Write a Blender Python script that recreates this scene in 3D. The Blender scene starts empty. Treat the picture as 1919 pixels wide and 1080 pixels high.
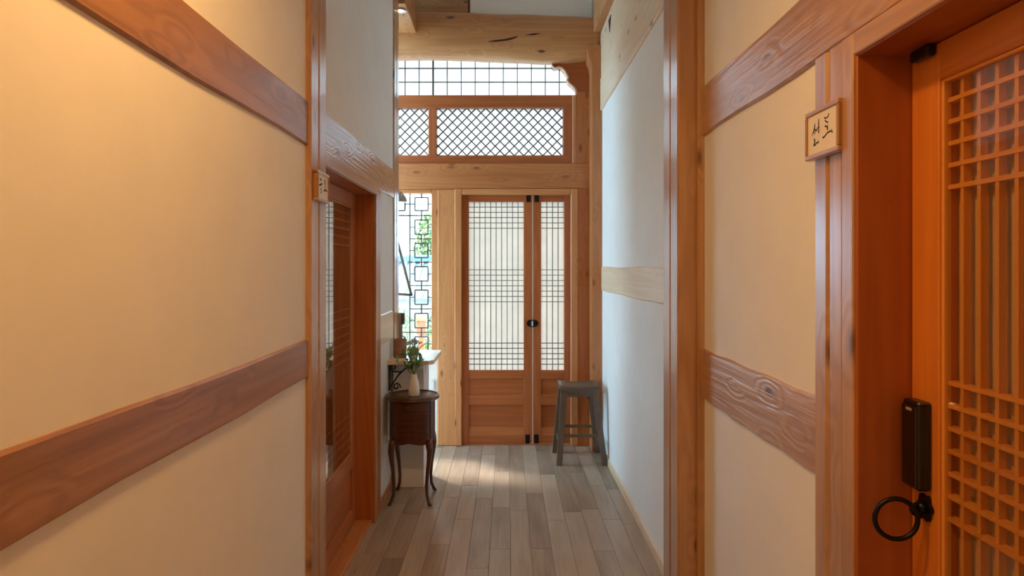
import bpy, bmesh, math, random
from mathutils import Vector, Matrix
random.seed(7)
SC = bpy.context.scene
COL = SC.collection
F = 1150.0; VX, VY, HC = 950.0, 500.0, 1.5          # focal length (px), vanishing point, eye height

# ------------------------------------------------------------------ camera
cam_d = bpy.data.cameras.new('camera'); cam = bpy.data.objects.new('camera', cam_d); COL.objects.link(cam)
cam_d.sensor_width = 36; cam_d.lens = F/1919*36
cam_d.shift_x = (959.5-VX)/1919; cam_d.shift_y = -(540-VY)/1919
cam_d.clip_start = 0.02; cam_d.clip_end = 300
cam.location = (0, 0, HC); cam.rotation_euler = (math.pi/2, 0, 0)
SC.camera = cam
# ------------------------------------------------------------------ world, sun, exposure
wd = bpy.data.worlds.new('world'); SC.world = wd; wd.use_nodes = True
bgn = wd.node_tree.nodes['Background']
bgn.inputs[0].default_value = (0.44, 0.75, 1.0, 1); bgn.inputs[1].default_value = 15
sun_d = bpy.data.lights.new('sun', 'SUN'); sun_d.energy = 9; sun_d.angle = math.radians(7); sun_d.color = (1, .93, .82)
sun = bpy.data.objects.new('sun', sun_d); COL.objects.link(sun)
sun.rotation_euler = Vector((.55, -.50, -1.05)).to_track_quat('-Z', 'Y').to_euler()
sun.location = (-6, 12, 9)
def portal(loc, direction, sx, sy):
    l = bpy.data.lights.new('window_portal', 'AREA'); l.shape = 'RECTANGLE'; l.size = sx; l.size_y = sy
    l.cycles.is_portal = True
    o = bpy.data.objects.new('window_portal', l); COL.objects.link(o); o.location = loc
    o.rotation_euler = Vector(direction).to_track_quat('-Z', 'Z').to_euler()
portal((-.78, 5.45, 1.75), (0, -1, 0), 2.9, 3.6)
portal((-2.45, 4.78, 2.05), (1, 0, 0), .8, 3.6)
SC.view_settings.view_transform = 'Standard'; SC.view_settings.look = 'None'
SC.view_settings.gamma = 1; SC.view_settings.use_curve_mapping = False
SC.view_settings.exposure = 0.16
SC.cycles.use_denoising = True
SC.cycles.max_bounces = 14; SC.cycles.diffuse_bounces = 8; SC.cycles.glossy_bounces = 4
SC.cycles.transmission_bounces = 8; SC.cycles.transparent_max_bounces = 16
SC.cycles.sample_clamp_indirect = 8

# ------------------------------------------------------------------ helpers: materials
def lin(c):
    return tuple(((v/255)/12.92 if v/255 <= .04045 else ((v/255+.055)/1.055)**2.4) for v in c) + (1,)
MATS = {}
def new_mat(name):
    m = bpy.data.materials.new(name); m.use_nodes = True
    nt = m.node_tree
    return m, nt, nt.nodes['Principled BSDF']
def plain(name, rgb, rough=.5, metal=0, coat=0, noise=0.0, nscale=20, bump=0, spec=.5, stretch=None):
    if name in MATS: return MATS[name]
    m, nt, b = new_mat(name); MATS[name] = m
    c = lin(rgb)
    b.inputs['Base Color'].default_value = c; b.inputs['Roughness'].default_value = rough
    b.inputs['Metallic'].default_value = metal; b.inputs['Coat Weight'].default_value = coat
    b.inputs['Specular IOR Level'].default_value = spec
    if noise or bump:
        tc = nt.nodes.new('ShaderNodeTexCoord'); n = nt.nodes.new('ShaderNodeTexNoise')
        n.inputs['Scale'].default_value = nscale; n.inputs['Detail'].default_value = 6
        if stretch:
            mp = nt.nodes.new('ShaderNodeMapping'); mp.inputs['Scale'].default_value = stretch
            nt.links.new(tc.outputs['Object'], mp.inputs[0]); nt.links.new(mp.outputs[0], n.inputs[0])
        else:
            nt.links.new(tc.outputs['Object'], n.inputs[0])
        if noise:
            r = nt.nodes.new('ShaderNodeValToRGB')
            r.color_ramp.elements[0].position = .3; r.color_ramp.elements[1].position = .7
            r.color_ramp.elements[0].color = tuple(v*(1-noise) for v in c[:3])+(1,)
            r.color_ramp.elements[1].color = tuple(min(1, v*(1+noise)) for v in c[:3])+(1,)
            nt.links.new(n.outputs['Fac'], r.inputs[0]); nt.links.new(r.outputs[0], b.inputs['Base Color'])
        if bump:
            bp = nt.nodes.new('ShaderNodeBump'); bp.inputs['Strength'].default_value = bump; bp.inputs['Distance'].default_value = .004
            nt.links.new(n.outputs['Fac'], bp.inputs['Height']); nt.links.new(bp.outputs[0], b.inputs['Normal'])
    return m
# wood: light, dark, knot colour, roughness, coat, knot amount, bump
WOODS = {
 'beam':   ((176, 126, 76), (140, 94, 52), (70, 38, 18), .42, .3, .9, .25),
 'rough':  ((196, 152, 110), (158, 112, 74), (84, 54, 32), .36, .6, .9, .5),
 'post':   ((194, 150, 108), (164, 118, 78), (90, 50, 26), .36, .6, .8, .25),
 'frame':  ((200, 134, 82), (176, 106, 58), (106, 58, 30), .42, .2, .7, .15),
 'endpost':((212, 150, 94), (192, 122, 70), (106, 58, 30), .45, .15, 1.0, .15),
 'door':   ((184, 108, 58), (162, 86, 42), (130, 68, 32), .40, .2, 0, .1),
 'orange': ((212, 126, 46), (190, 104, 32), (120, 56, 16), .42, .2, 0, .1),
 'jamb':   ((172, 92, 36), (150, 74, 24), (110, 50, 16), .42, .2, 0, .1),  # orange door wood with the shade of the reveal put into its colour
 'log':    ((204, 150, 96), (178, 118, 68), (76, 42, 24), .50, .1, 1.0, .3),
 'pale':   ((238, 216, 184), (224, 194, 158), (116, 76, 46), .45, .15, .7, .2),
 'bar':    ((92, 80, 66), (72, 62, 50), (60, 44, 30), .5, .1, 0, .1),  # lattice wood; the dark of backlit silhouettes is put into its colour
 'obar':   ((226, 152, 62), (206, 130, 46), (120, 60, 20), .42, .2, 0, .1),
 'mahog':  ((92, 44, 26), (56, 24, 14), (30, 12, 8), .28, .5, 0, .08),
 'grey':   ((112, 98, 84), (84, 72, 60), (50, 42, 36), .42, .15, .3, .2),
}
def wood(kind, axis='z'):
    key = 'wood_%s_%s' % (kind, axis)
    if key in MATS: return MATS[key]
    la, da, kn, rough, coat, knots, bump = WOODS[kind]
    m, nt, b = new_mat(key); MATS[key] = m
    N, L = nt.nodes.new, nt.links.new
    tc = N('ShaderNodeTexCoord'); oi = N('ShaderNodeObjectInfo')
    mul = N('ShaderNodeMath'); mul.operation = 'MULTIPLY'; mul.inputs[1].default_value = 61.7; L(oi.outputs['Random'], mul.inputs[0])
    add = N('ShaderNodeVectorMath'); add.operation = 'ADD'; L(tc.outputs['Object'], add.inputs[0]); L(mul.outputs[0], add.inputs[1])
    def mapped(al, ac):
        mp = N('ShaderNodeMapping'); s = {'x': (al, ac, ac), 'y': (ac, al, ac), 'z': (ac, ac, al)}[axis]
        mp.inputs['Scale'].default_value = s; L(add.outputs[0], mp.inputs[0]); return mp
    # growth rings: a warped distance field sliced along the grain
    mw = mapped(.32, 6.0)
    warp = N('ShaderNodeTexNoise'); warp.inputs['Scale'].default_value = 1.0; warp.inputs['Detail'].default_value = 2; L(mw.outputs[0], warp.inputs[0])
    # knots
    mk = mapped(4.2, 10)
    vo = N('ShaderNodeTexVoronoi'); vo.inputs['Scale'].default_value = 1.0; L(mk.outputs[0], vo.inputs[0])
    kr = N('ShaderNodeValToRGB'); kr.color_ramp.elements[0].position = .07; kr.color_ramp.elements[0].color = (1, 1, 1, 1)
    kr.color_ramp.elements[1].position = .19; kr.color_ramp.elements[1].color = (0, 0, 0, 1); L(vo.outputs['Distance'], kr.inputs[0])
    sep = N('ShaderNodeSeparateColor'); L(vo.outputs['Color'], sep.inputs[0])
    gt = N('ShaderNodeMath'); gt.operation = 'GREATER_THAN'; gt.inputs[1].default_value = .42; L(sep.outputs[0], gt.inputs[0])
    km = N('ShaderNodeMath'); km.operation = 'MULTIPLY'; L(kr.outputs[0], km.inputs[0]); L(gt.outputs[0], km.inputs[1])
    km2 = N('ShaderNodeMath'); km2.operation = 'MULTIPLY'; km2.inputs[1].default_value = knots; L(km.outputs[0], km2.inputs[0])
    halo = N('ShaderNodeValToRGB'); halo.color_ramp.elements[0].position = .0; halo.color_ramp.elements[0].color = (1, 1, 1, 1)
    halo.color_ramp.elements[1].position = .5; halo.color_ramp.elements[1].color = (0, 0, 0, 1); L(vo.outputs['Distance'], halo.inputs[0])
    hm = N('ShaderNodeMath'); hm.operation = 'MULTIPLY'; L(halo.outputs[0], hm.inputs[0]); L(gt.outputs[0], hm.inputs[1])
    hm2 = N('ShaderNodeMath'); hm2.operation = 'MULTIPLY'; hm2.inputs[1].default_value = .22*(1 if knots else 0); L(hm.outputs[0], hm2.inputs[0])
    ws = N('ShaderNodeMath'); ws.operation = 'ADD'; L(warp.outputs['Fac'], ws.inputs[0]); L(hm2.outputs[0], ws.inputs[1])
    sn = N('ShaderNodeMath'); sn.operation = 'MULTIPLY'; sn.inputs[1].default_value = 70; L(ws.outputs[0], sn.inputs[0])
    sn2 = N('ShaderNodeMath'); sn2.operation = 'SINE'; L(sn.outputs[0], sn2.inputs[0])
    sn3 = N('ShaderNodeMath'); sn3.operation = 'MULTIPLY_ADD'; sn3.inputs[1].default_value = .5; sn3.inputs[2].default_value = .5; L(sn2.outputs[0], sn3.inputs[0])
    mf = mapped(3, 130)
    fine = N('ShaderNodeTexNoise'); fine.inputs['Scale'].default_value = 1.0; fine.inputs['Detail'].default_value = 4; L(mf.outputs[0], fine.inputs[0])
    mb = mapped(1.2, 9)
    broad = N('ShaderNodeTexNoise'); broad.inputs['Scale'].default_value = 1.0; broad.inputs['Detail'].default_value = 3; L(mb.outputs[0], broad.inputs[0])
    a1 = N('ShaderNodeMath'); a1.operation = 'MULTIPLY_ADD'; a1.inputs[1].default_value = .20; L(sn3.outputs[0], a1.inputs[0])
    a2 = N('ShaderNodeMath'); a2.operation = 'MULTIPLY_ADD'; a2.inputs[1].default_value = .30; L(fine.outputs['Fac'], a2.inputs[0])
    a3 = N('ShaderNodeMath'); a3.operation = 'MULTIPLY'; a3.inputs[1].default_value = .74; L(broad.outputs['Fac'], a3.inputs[0])
    L(a3.outputs[0], a2.inputs[2]); L(a2.outputs[0], a1.inputs[2])
    r = N('ShaderNodeValToRGB'); r.color_ramp.elements[0].position = .35; r.color_ramp.elements[0].color = lin(da)
    r.color_ramp.elements[1].position = .85; r.color_ramp.elements[1].color = lin(la); L(a1.outputs[0], r.inputs[0])
    mx = N('ShaderNodeMix'); mx.data_type = 'RGBA'; L(km2.outputs[0], mx.inputs['Factor']); L(r.outputs[0], mx.inputs['A']); mx.inputs['B'].default_value = lin(kn)
    L(mx.outputs['Result'], b.inputs['Base Color'])
    b.inputs['Roughness'].default_value = rough; b.inputs['Coat Weight'].default_value = coat; b.inputs['Coat Roughness'].default_value = .22
    if bump:
        hb = N('ShaderNodeMath'); hb.operation = 'MULTIPLY_ADD'; hb.inputs[1].default_value = .6; L(sn3.outputs[0], hb.inputs[0]); L(fine.outputs['Fac'], hb.inputs[2])
        bp = N('ShaderNodeBump'); bp.inputs['Strength'].default_value = bump; bp.inputs['Distance'].default_value = .0025
        L(hb.outputs[0], bp.inputs['Height']); L(bp.outputs[0], b.inputs['Normal'])
        if kind == 'rough': L(bp.outputs[0], b.inputs['Coat Normal'])
    return m
def plank_mat():
    m, nt, b = new_mat('floor_plank'); N, L = nt.nodes.new, nt.links.new
    tc = N('ShaderNodeTexCoord'); oi = N('ShaderNodeObjectInfo')
    mul = N('ShaderNodeMath'); mul.operation = 'MULTIPLY'; mul.inputs[1].default_value = 43.1; L(oi.outputs['Random'], mul.inputs[0])
    add = N('ShaderNodeVectorMath'); add.operation = 'ADD'; L(tc.outputs['Object'], add.inputs[0]); L(mul.outputs[0], add.inputs[1])
    def noise(sc, d=4):
        mp = N('ShaderNodeMapping'); mp.inputs['Scale'].default_value = sc; L(add.outputs[0], mp.inputs[0])
        n = N('ShaderNodeTexNoise'); n.inputs['Scale'].default_value = 1; n.inputs['Detail'].default_value = d; L(mp.outputs[0], n.inputs[0]); return n
    g = noise((70, 3, 70)); bl = noise((9, 2.2, 9), 3)
    s = N('ShaderNodeMath'); s.operation = 'MULTIPLY_ADD'; s.inputs[1].default_value = .35; L(g.outputs['Fac'], s.inputs[0]); 
    s2 = N('ShaderNodeMath'); s2.operation = 'MULTIPLY_ADD'; s2.inputs[1].default_value = .45; L(bl.outputs['Fac'], s2.inputs[0])
    s3 = N('ShaderNodeMath'); s3.operation = 'MULTIPLY'; s3.inputs[1].default_value = .26; L(oi.outputs['Random'], s3.inputs[0])
    L(s3.outputs[0], s2.inputs[2]); L(s2.outputs[0], s.inputs[2])
    r = N('ShaderNodeValToRGB'); cr = r.color_ramp
    cr.elements[0].position = .22; cr.elements[0].color = lin((122, 104, 88))
    cr.elements[1].position = .85; cr.elements[1].color = lin((196, 176, 154))
    e = cr.elements.new(.5); e.color = lin((164, 144, 124)); L(s.outputs[0], r.inputs[0])
    L(r.outputs[0], b.inputs['Base Color']); b.inputs['Roughness'].default_value = .29
    bp = N('ShaderNodeBump'); bp.inputs['Strength'].default_value = .15; bp.inputs['Distance'].default_value = .002
    L(g.outputs['Fac'], bp.inputs['Height']); L(bp.outputs[0], b.inputs['Normal'])
    return m
def paper_mat(name, rgb, trans, fibre=.06):
    m, nt, b = new_mat(name); N, L = nt.nodes.new, nt.links.new
    tc = N('ShaderNodeTexCoord'); n = N('ShaderNodeTexNoise'); n.inputs['Scale'].default_value = 7; n.inputs['Detail'].default_value = 9
    n.inputs['Roughness'].default_value = .7
    L(tc.outputs['Object'], n.inputs[0])
    r = N('ShaderNodeValToRGB'); r.color_ramp.elements[0].position = .3; r.color_ramp.elements[1].position = .7
    c = lin(rgb)
    r.color_ramp.elements[0].color = tuple(v*(1-fibre) for v in c[:3])+(1,); r.color_ramp.elements[1].color = c
    L(n.outputs['Fac'], r.inputs[0])
    d = N('ShaderNodeBsdfDiffuse'); t = N('ShaderNodeBsdfTranslucent'); mx = N('ShaderNodeMixShader'); mx.inputs[0].default_value = trans
    L(r.outputs[0], d.inputs[0]); L(r.outputs[0], t.inputs[0]); L(d.outputs[0], mx.inputs[1]); L(t.outputs[0], mx.inputs[2])
    L(mx.outputs[0], nt.nodes['Material Output'].inputs[0]); nt.nodes.remove(b)
    return m
def glass_mat(name, tint=(1, 1, 1, 1)):
    m, nt, b = new_mat(name); N, L = nt.nodes.new, nt.links.new
    t = N('ShaderNodeBsdfTransparent'); t.inputs[0].default_value = tint
    g = N('ShaderNodeBsdfGlossy'); g.inputs['Roughness'].default_value = .02
    f = N('ShaderNodeLayerWeight'); f.inputs[0].default_value = .5            # Schlick: same from both sides
    pw = N('ShaderNodeMath'); pw.operation = 'POWER'; pw.inputs[1].default_value = 3.6; L(f.outputs['Facing'], pw.inputs[0])
    ma = N('ShaderNodeMath'); ma.operation = 'MULTIPLY_ADD'; ma.inputs[1].default_value = .92; ma.inputs[2].default_value = .08; L(pw.outputs[0], ma.inputs[0])
    mx = N('ShaderNodeMixShader'); L(ma.outputs[0], mx.inputs[0]); L(t.outputs[0], mx.inputs[1]); L(g.outputs[0], mx.inputs[2])
    L(mx.outputs[0], nt.nodes['Material Output'].inputs[0]); nt.nodes.remove(b)
    return m
def emit_mat(name, rgb, s):
    m, nt, b = new_mat(name); b.inputs['Emission Color'].default_value = lin(rgb); b.inputs['Emission Strength'].default_value = s
    b.inputs['Base Color'].default_value = lin(rgb)
    return m
PLASTER = plain('wall_paper', (238, 235, 229), .85, noise=.025, nscale=6, bump=.03, spec=.2)
CEIL = plain('ceiling_plaster', (238, 236, 230), .9, noise=.02, nscale=5, spec=.2)
BLACK = plain('black_iron', (14, 13, 13), .38, metal=.4, noise=.15, nscale=60)
BLACKP = plain('black_plastic', (9, 9, 10), .3, coat=.2)
PLANK = plank_mat()
PAPER = paper_mat('hanji_paper', (248, 238, 228), .27, .10)
PAPER_T = paper_mat('transom_paper', (254, 250, 248), .35, .03)
PAPER_U = paper_mat('upper_transom_paper', (254, 250, 248), .43, .03)
PAPER_IN = plain('door_backing_paper', (196, 168, 130), .8, noise=.08, nscale=9)
GLASS = glass_mat('clear_glass')
WHITE = plain('white_paint', (222, 222, 222), .6, noise=.02, nscale=8)
INK = plain('ink', (26, 24, 26), .7)
SIGNFACE = plain('sign_face', (232, 220, 200), .6, noise=.02, nscale=30)
IVORY = plain('ivory_ceramic', (232, 228, 218), .25, coat=.3)
LEAF = plain('leaf_green', (104, 146, 82), .5, noise=.3, nscale=25)
STEM = plain('stem_green', (110, 130, 70), .6, noise=.1, nscale=30)
GREYLEAF = plain('grey_leaf', (188, 188, 176), .7, noise=.25, nscale=40)

# ------------------------------------------------------------------ helpers: objects
def tag(o, label=None, cat=None, group=None, kind=None):
    if label: o['label'] = label
    if cat: o['category'] = cat
    if group: o['group'] = group
    if kind: o['kind'] = kind
    return o
def wloc(o):
    v = Vector(o.location)
    while o.parent: o = o.parent; v += Vector(o.location)
    return v
def link(name, mesh, loc, parent=None):
    o = bpy.data.objects.new(name, mesh); COL.objects.link(o)
    if parent is not None:
        o.parent = parent; o.location = Vector(loc) - wloc(parent)
    else: o.location = loc
    return o
def empty(name, loc, label, cat, group=None, kind=None):
    o = link(name, None, loc); o.empty_display_size = .1
    return tag(o, label, cat, group, kind)
MESH = {}
def box_mesh(dx, dy, dz, mat, bevel):
    key = (round(dx, 4), round(dy, 4), round(dz, 4), mat.name, bevel)
    if key in MESH: return MESH[key]
    bm = bmesh.new(); bmesh.ops.create_cube(bm, size=1)
    bmesh.ops.scale(bm, vec=(dx, dy, dz), verts=bm.verts)
    if bevel: bmesh.ops.bevel(bm, geom=bm.edges[:], offset=min(bevel, .3*min(dx, dy, dz)), segments=1, affect='EDGES')
    me = bpy.data.meshes.new('box'); bm.to_mesh(me); bm.free(); me.materials.append(mat); MESH[key] = me
    return me
def box(name, x0, x1, y0, y1, z0, z1, mat, parent=None, bevel=.003):
    x0, x1 = sorted((x0, x1)); y0, y1 = sorted((y0, y1)); z0, z1 = sorted((z0, z1))
    return link(name, box_mesh(x1-x0, y1-y0, z1-z0, mat, bevel), ((x0+x1)/2, (y0+y1)/2, (z0+z1)/2), parent)
def from_bm(name, bm, mat, loc=(0, 0, 0), parent=None, smooth=False):
    """bm is in world coordinates; its origin is moved to loc"""
    bmesh.ops.translate(bm, vec=-Vector(loc), verts=bm.verts)
    bmesh.ops.recalc_face_normals(bm, faces=bm.faces[:])
    me = bpy.data.meshes.new(name); bm.to_mesh(me); bm.free(); me.materials.append(mat)
    if smooth:
        for p in me.polygons: p.use_smooth = True
    return link(name, me, loc, parent)
def prism(name, pts, axis, a0, a1, mat, parent=None, bevel=0, smooth=False):
    """2-D outline pts extruded along axis: z -> (x,y), y -> (x,z), x -> (y,z)"""
    bm = bmesh.new()
    def v(p, a): return {'z': (p[0], p[1], a), 'y': (p[0], a, p[1]), 'x': (a, p[0], p[1])}[axis]
    lo = [bm.verts.new(v(p, a0)) for p in pts]; hi = [bm.verts.new(v(p, a1)) for p in pts]
    n = len(pts)
    bm.faces.new(lo); bm.faces.new(hi[::-1])
    for i in range(n): bm.faces.new((lo[i], lo[(i+1) % n], hi[(i+1) % n], hi[i]))
    c = sum((x.co for x in bm.verts), Vector())/len(bm.verts)
    return from_bm(name, bm, mat, c, parent, smooth)
def add_tube(bm, pts, rad, seg=8, cap=True):
    pts = [Vector(p) for p in pts]; n = len(pts); rings = []
    rad = rad if hasattr(rad, '__len__') else [rad]*n
    up = None
    for i, p in enumerate(pts):
        t = (pts[min(i+1, n-1)]-pts[max(i-1, 0)]).normalized()
        if up is None:
            up = Vector((0, 0, 1)) if abs(t.z) < .9 else Vector((1, 0, 0))
        side = t.cross(up).normalized(); up = side.cross(t).normalized()
        rings.append([bm.verts.new(p+(side*math.cos(2*math.pi*k/seg)+up*math.sin(2*math.pi*k/seg))*rad[i]) for k in range(seg)])
    for i in range(n-1):
        for k in range(seg): bm.faces.new((rings[i][k], rings[i][(k+1) % seg], rings[i+1][(k+1) % seg], rings[i+1][k]))
    if cap: bm.faces.new(rings[0][::-1]); bm.faces.new(rings[-1])
def tube(name, pts, rad, mat, parent=None, seg=8, closed=False):
    bm = bmesh.new(); add_tube(bm, pts, rad, seg, cap=not closed)
    return from_bm(name, bm, mat, pts[0] if not closed else sum((Vector(p) for p in pts), Vector())/len(pts), parent, True)
def lathe_bm(profile, cx, cy, seg=24, sx=1, sy=1, bm=None):
    bm = bm or bmesh.new(); rings = []
    for r, z in profile:
        rings.append([bm.verts.new((cx+sx*r*math.cos(2*math.pi*k/seg), cy+sy*r*math.sin(2*math.pi*k/seg), z)) for k in range(seg)])
    for i in range(len(rings)-1):
        for k in range(seg): bm.faces.new((rings[i][k], rings[i][(k+1) % seg], rings[i+1][(k+1) % seg], rings[i+1][k]))
    bm.faces.new(rings[0][::-1]); bm.faces.new(rings[-1])
    return bm
def px(x, y, Y): return ((x-VX)/F*Y, HC-(y-VY)/F*Y)
def X_(x, Y): return (x-VX)/F*Y
def Z_(y, Y): return HC-(y-VY)/F*Y
def pbox(name, xa, xb, ya, yb, Y, depth, mat, parent, bevel=.003, yoff=0):
    """rectangle measured on plane Y, going back by depth"""
    return box(name, X_(xa, Y), X_(xb, Y), Y+yoff, Y+yoff+depth, Z_(yb, Y), Z_(ya, Y), mat, parent, bevel)
def hull_prism(bm, p0, p1, w0, d0, w1, d1):
    """tapered square post from p0 to p1 (axis-aligned section)"""
    vs = []
    for p, w, d in ((p0, w0, d0), (p1, w1, d1)):
        vs.append([bm.verts.new((p[0]+sx*w/2, p[1]+sy*d/2, p[2])) for sx, sy in ((-1, -1), (1, -1), (1, 1), (-1, 1))])
    bm.faces.new(vs[0][::-1]); bm.faces.new(vs[1])
    for k in range(4): bm.faces.new((vs[0][k], vs[0][(k+1) % 4], vs[1][(k+1) % 4], vs[1][k]))

D = 5.15                       # end wall
TOP = 3.95                     # high ceiling
LOWC = 2.80                    # ceiling of the near bay
# ------------------------------------------------------------------ floor
floor = tag(box('floor', -2.2, 1.0, -1.6, 5.35, -.14, -.0125, plain('subfloor', (70, 60, 50), .9), bevel=0), 'grey-brown wood plank floor of the corridor', 'floor', kind='structure')
PW = .1095; ci = 0; x = .785
while x > -2.15:
    x0 = max(x-PW, -2.1); ymin = -1.55 if x > -.8 else 4.40
    lim = -.795
    xa = x0 if (x0 >= lim or ymin > 0) else lim
    y = ymin - random.random()*.6
    while y < 5.16:
        ln = random.choice((.56, .68, .80, .92)); a, bb = max(y, ymin), min(y+ln, 5.16)
        if bb-a > .04: box('plank', xa+.0006, x-.0006, a+.0008, bb-.0008, -.0125, 0, PLANK, floor, .0012)
        y += ln
    x = x0; ci += 1
    if x <= -2.1: break
# ------------------------------------------------------------------ ceilings and the wall behind the camera
ceil = tag(box('ceiling', -2.2, 1.0, 2.55, 5.6, TOP, TOP+.1, CEIL, bevel=0), 'high white plaster ceiling above the log beam', 'ceiling', kind='structure')
lowc = tag(box('ceiling_low', -1.0, 1.0, -1.6, 2.6, LOWC, LOWC+.1, CEIL, bevel=0), 'lower white plaster ceiling over the near bay', 'ceiling', kind='structure')
box('header_board', -1.0, 1.0, 2.56, 2.62, LOWC+.1, TOP, CEIL, ceil, 0)
wback = tag(box('wall_back', -1.0, 1.05, -1.7, -1.6, 0, LOWC, PLASTER, bevel=0), 'plain white papered wall closing the corridor', 'wall', kind='structure')
# ------------------------------------------------------------------ left wall
LN, LP, LF = -.755, -.735, -.79
wl = empty('wall_left', (LF, 2.0, 0), 'white papered left wall with brown timber beams and posts', 'wall', kind='structure')
box('plaster_panel', -.95, LN, -1.6, 2.3, 0, LOWC, PLASTER, wl, 0)
def beam_y(name, xf, y0, y1, z0, z1, mat, parent, side, wob=.004, thick=.05, n=14):
    """timber running along the corridor, its lower and upper edges slightly waney; xf = front face"""
    bm = bmesh.new(); rows = []
    s = side                                   # +1: front faces +x, -1: front faces -x
    for i in range(n+1):
        y = y0+(y1-y0)*i/n
        a = wob*math.sin(i*1.7+z0*9)+wob*.6*math.sin(i*.63+z1*5); b_ = wob*math.sin(i*1.3+z1*7)
        c = .006
        rows.append([bm.verts.new(p) for p in ((xf-s*thick, y, z0+a), (xf-s*c, y, z0+a), (xf, y, z0+a+c), (xf, y, z1+b_-c), (xf-s*c, y, z1+b_), (xf-s*thick, y, z1+b_))])
    for i in range(n):
        for k in range(6): bm.faces.new((rows[i][k], rows[i][(k+1) % 6], rows[i+1][(k+1) % 6], rows[i+1][k]))
    bm.faces.new(rows[0]); bm.faces.new(rows[-1][::-1])
    return from_bm(name, bm, mat, (xf, (y0+y1)/2, (z0+z1)/2), parent)
beam_y('beam', LN+.010, -1.6, 2.3, 1.955, 2.12, wood('beam', 'y'), wl, 1)
beam_y('beam', LN+.010, -1.6, 2.3, 1.08, 1.222, wood('beam', 'y'), wl, 1)
# moulded post: groove down the middle of its corridor face
def post_profile(xf, xb, y0, y1, s):
    ym = (y0+y1)/2; g = .005; c = .008
    return [(xb, y0), (xf-s*c, y0), (xf, y0+c), (xf, ym-.010), (xf-s*g, ym-.003), (xf-s*g, ym+.003), (xf, ym+.010), (xf, y1-c), (xf-s*c, y1), (xb, y1)]
prism('post', post_profile(LP, -.95, 2.30, 2.50, 1), 'z', 0, LOWC+.0, wood('post', 'z'), wl)
box('post_cap_wall', -.95, LP-.01, 2.30, 2.55, LOWC, TOP, PLASTER, wl, 0)
# door bay
box('plaster_panel', -.95, LF, 2.5, 4.25, 2.16, TOP, PLASTER, wl, 0)
beam_y('lintel_beam', LF+.012, 2.50, 4.22, 1.975, 2.165, wood('rough', 'y'), wl, 1, wob=.003, thick=.15)
box('plaster_panel', -.95, LF, 3.785, 4.25, 1.2, 1.975, PLASTER, wl, 0)
box('plaster_panel', -.95, LF, 3.785, 4.25, 0, 1.01, PLASTER, wl, 0)
beam_y('beam', LF+.008, 3.785, 4.22, 1.008, 1.20, wood('pale', 'y'), wl, 1, wob=.0015, n=6)
prism('post', post_profile(-.78, -.95, 4.25, 4.43, 1), 'z', 0, TOP, wood('rough', 'z'), wl)
box('post', -.95, LF-.02, 4.22, 4.25, 0, TOP, wood('bar', 'z'), wl, 0)
# alcove room side, behind the door bay
box('plaster_panel', -2.2, -.95, 4.35, 4.43, 0, TOP, PLASTER, wl, 0)
blf = tag(box('baseboard_left', -.80, LF+.010, 3.79, 4.24, 0, .05, wood('frame', 'y'), bevel=.002), 'narrow wooden skirting under the short left wall panel', 'baseboard', kind='structure')
# ------------------------------------------------------------------ right wall
RF, RP, RN = .77, .69, .79
wr = empty('wall_right', (RF, 3.0, 0), 'white papered right wall with pale timber beams and posts', 'wall', kind='structure')
box('plaster_panel', RF, .95, 2.70, 5.3, 0, 1.33, PLASTER, wr, 0)
box('plaster_panel', RF, .95, 2.70, 5.3, 1.48, 2.79, PLASTER, wr, 0)
beam_y('beam', RF-.006, 2.70, 4.96, 1.31, 1.498, wood('pale', 'y'), wr, -1, thick=.12, n=8)
beam_y('wall_plate', RF-.016, 2.70, 5.0, 2.765, 3.02, wood('pale', 'y'), wr, -1, thick=.15, wob=.002)
beam_y('wall_plate', RF-.010, 2.70, 5.0, 3.024, 3.40, wood('pale', 'y'), wr, -1, thick=.15, wob=.002)
for yy, zz in ((4.52, 3.29), (3.42, 3.20)):
    prism('peg_slot', [(yy-.05, zz+.05), (yy+.065, zz+.05), (yy+.01, zz-.06)], 'x', RF-.013, RF-.0105, plain('slot_dark', (50, 24, 10), .9), wr)
beam_y('purlin', .705, 2.62, 5.0, 3.405, 3.72, wood('log', 'y'), wr, -1, thick=.22, wob=.003)
box('plaster_panel', .80, .95, 2.62, 5.3, 3.3, TOP, PLASTER, wr, 0)
prism('post', post_profile(RP, .95, 2.48, 2.71, -1), 'z', 0, TOP, wood('post', 'z'), wr)
box('batten', .764, .80, 2.452, 2.48, 0, LOWC, wood('post', 'z'), wr, .004)
box('plaster_panel', RN, .95, 1.55, 2.48, 0, LOWC, PLASTER, wr, 0)
box('plaster_panel', RN, .95, -1.6, 1.55, 2.02, LOWC, PLASTER, wr, 0)
box('plaster_panel', RN, .95, -1.6, .40, 0, 2.03, PLASTER, wr, 0)
beam_y('lintel_beam', RN-.012, -.3, 2.452, 2.022, 2.215, wood('rough', 'y'), wr, -1, wob=.004, thick=.06)
beam_y('beam', RN-.010, 1.55, 2.452, .972, 1.17, wood('rough', 'y'), wr, -1, wob=.0025, thick=.05)
prism('post', post_profile(.775, .95, 1.415, 1.55, -1), 'z', 0, 2.02, wood('post', 'z'), wr)
blr = tag(box('baseboard_right', .757, RF, 2.71, 4.95, 0, .055, wood('pale', 'y'), bevel=.002), 'narrow wooden skirting along the right wall', 'baseboard', kind='structure')
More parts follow.
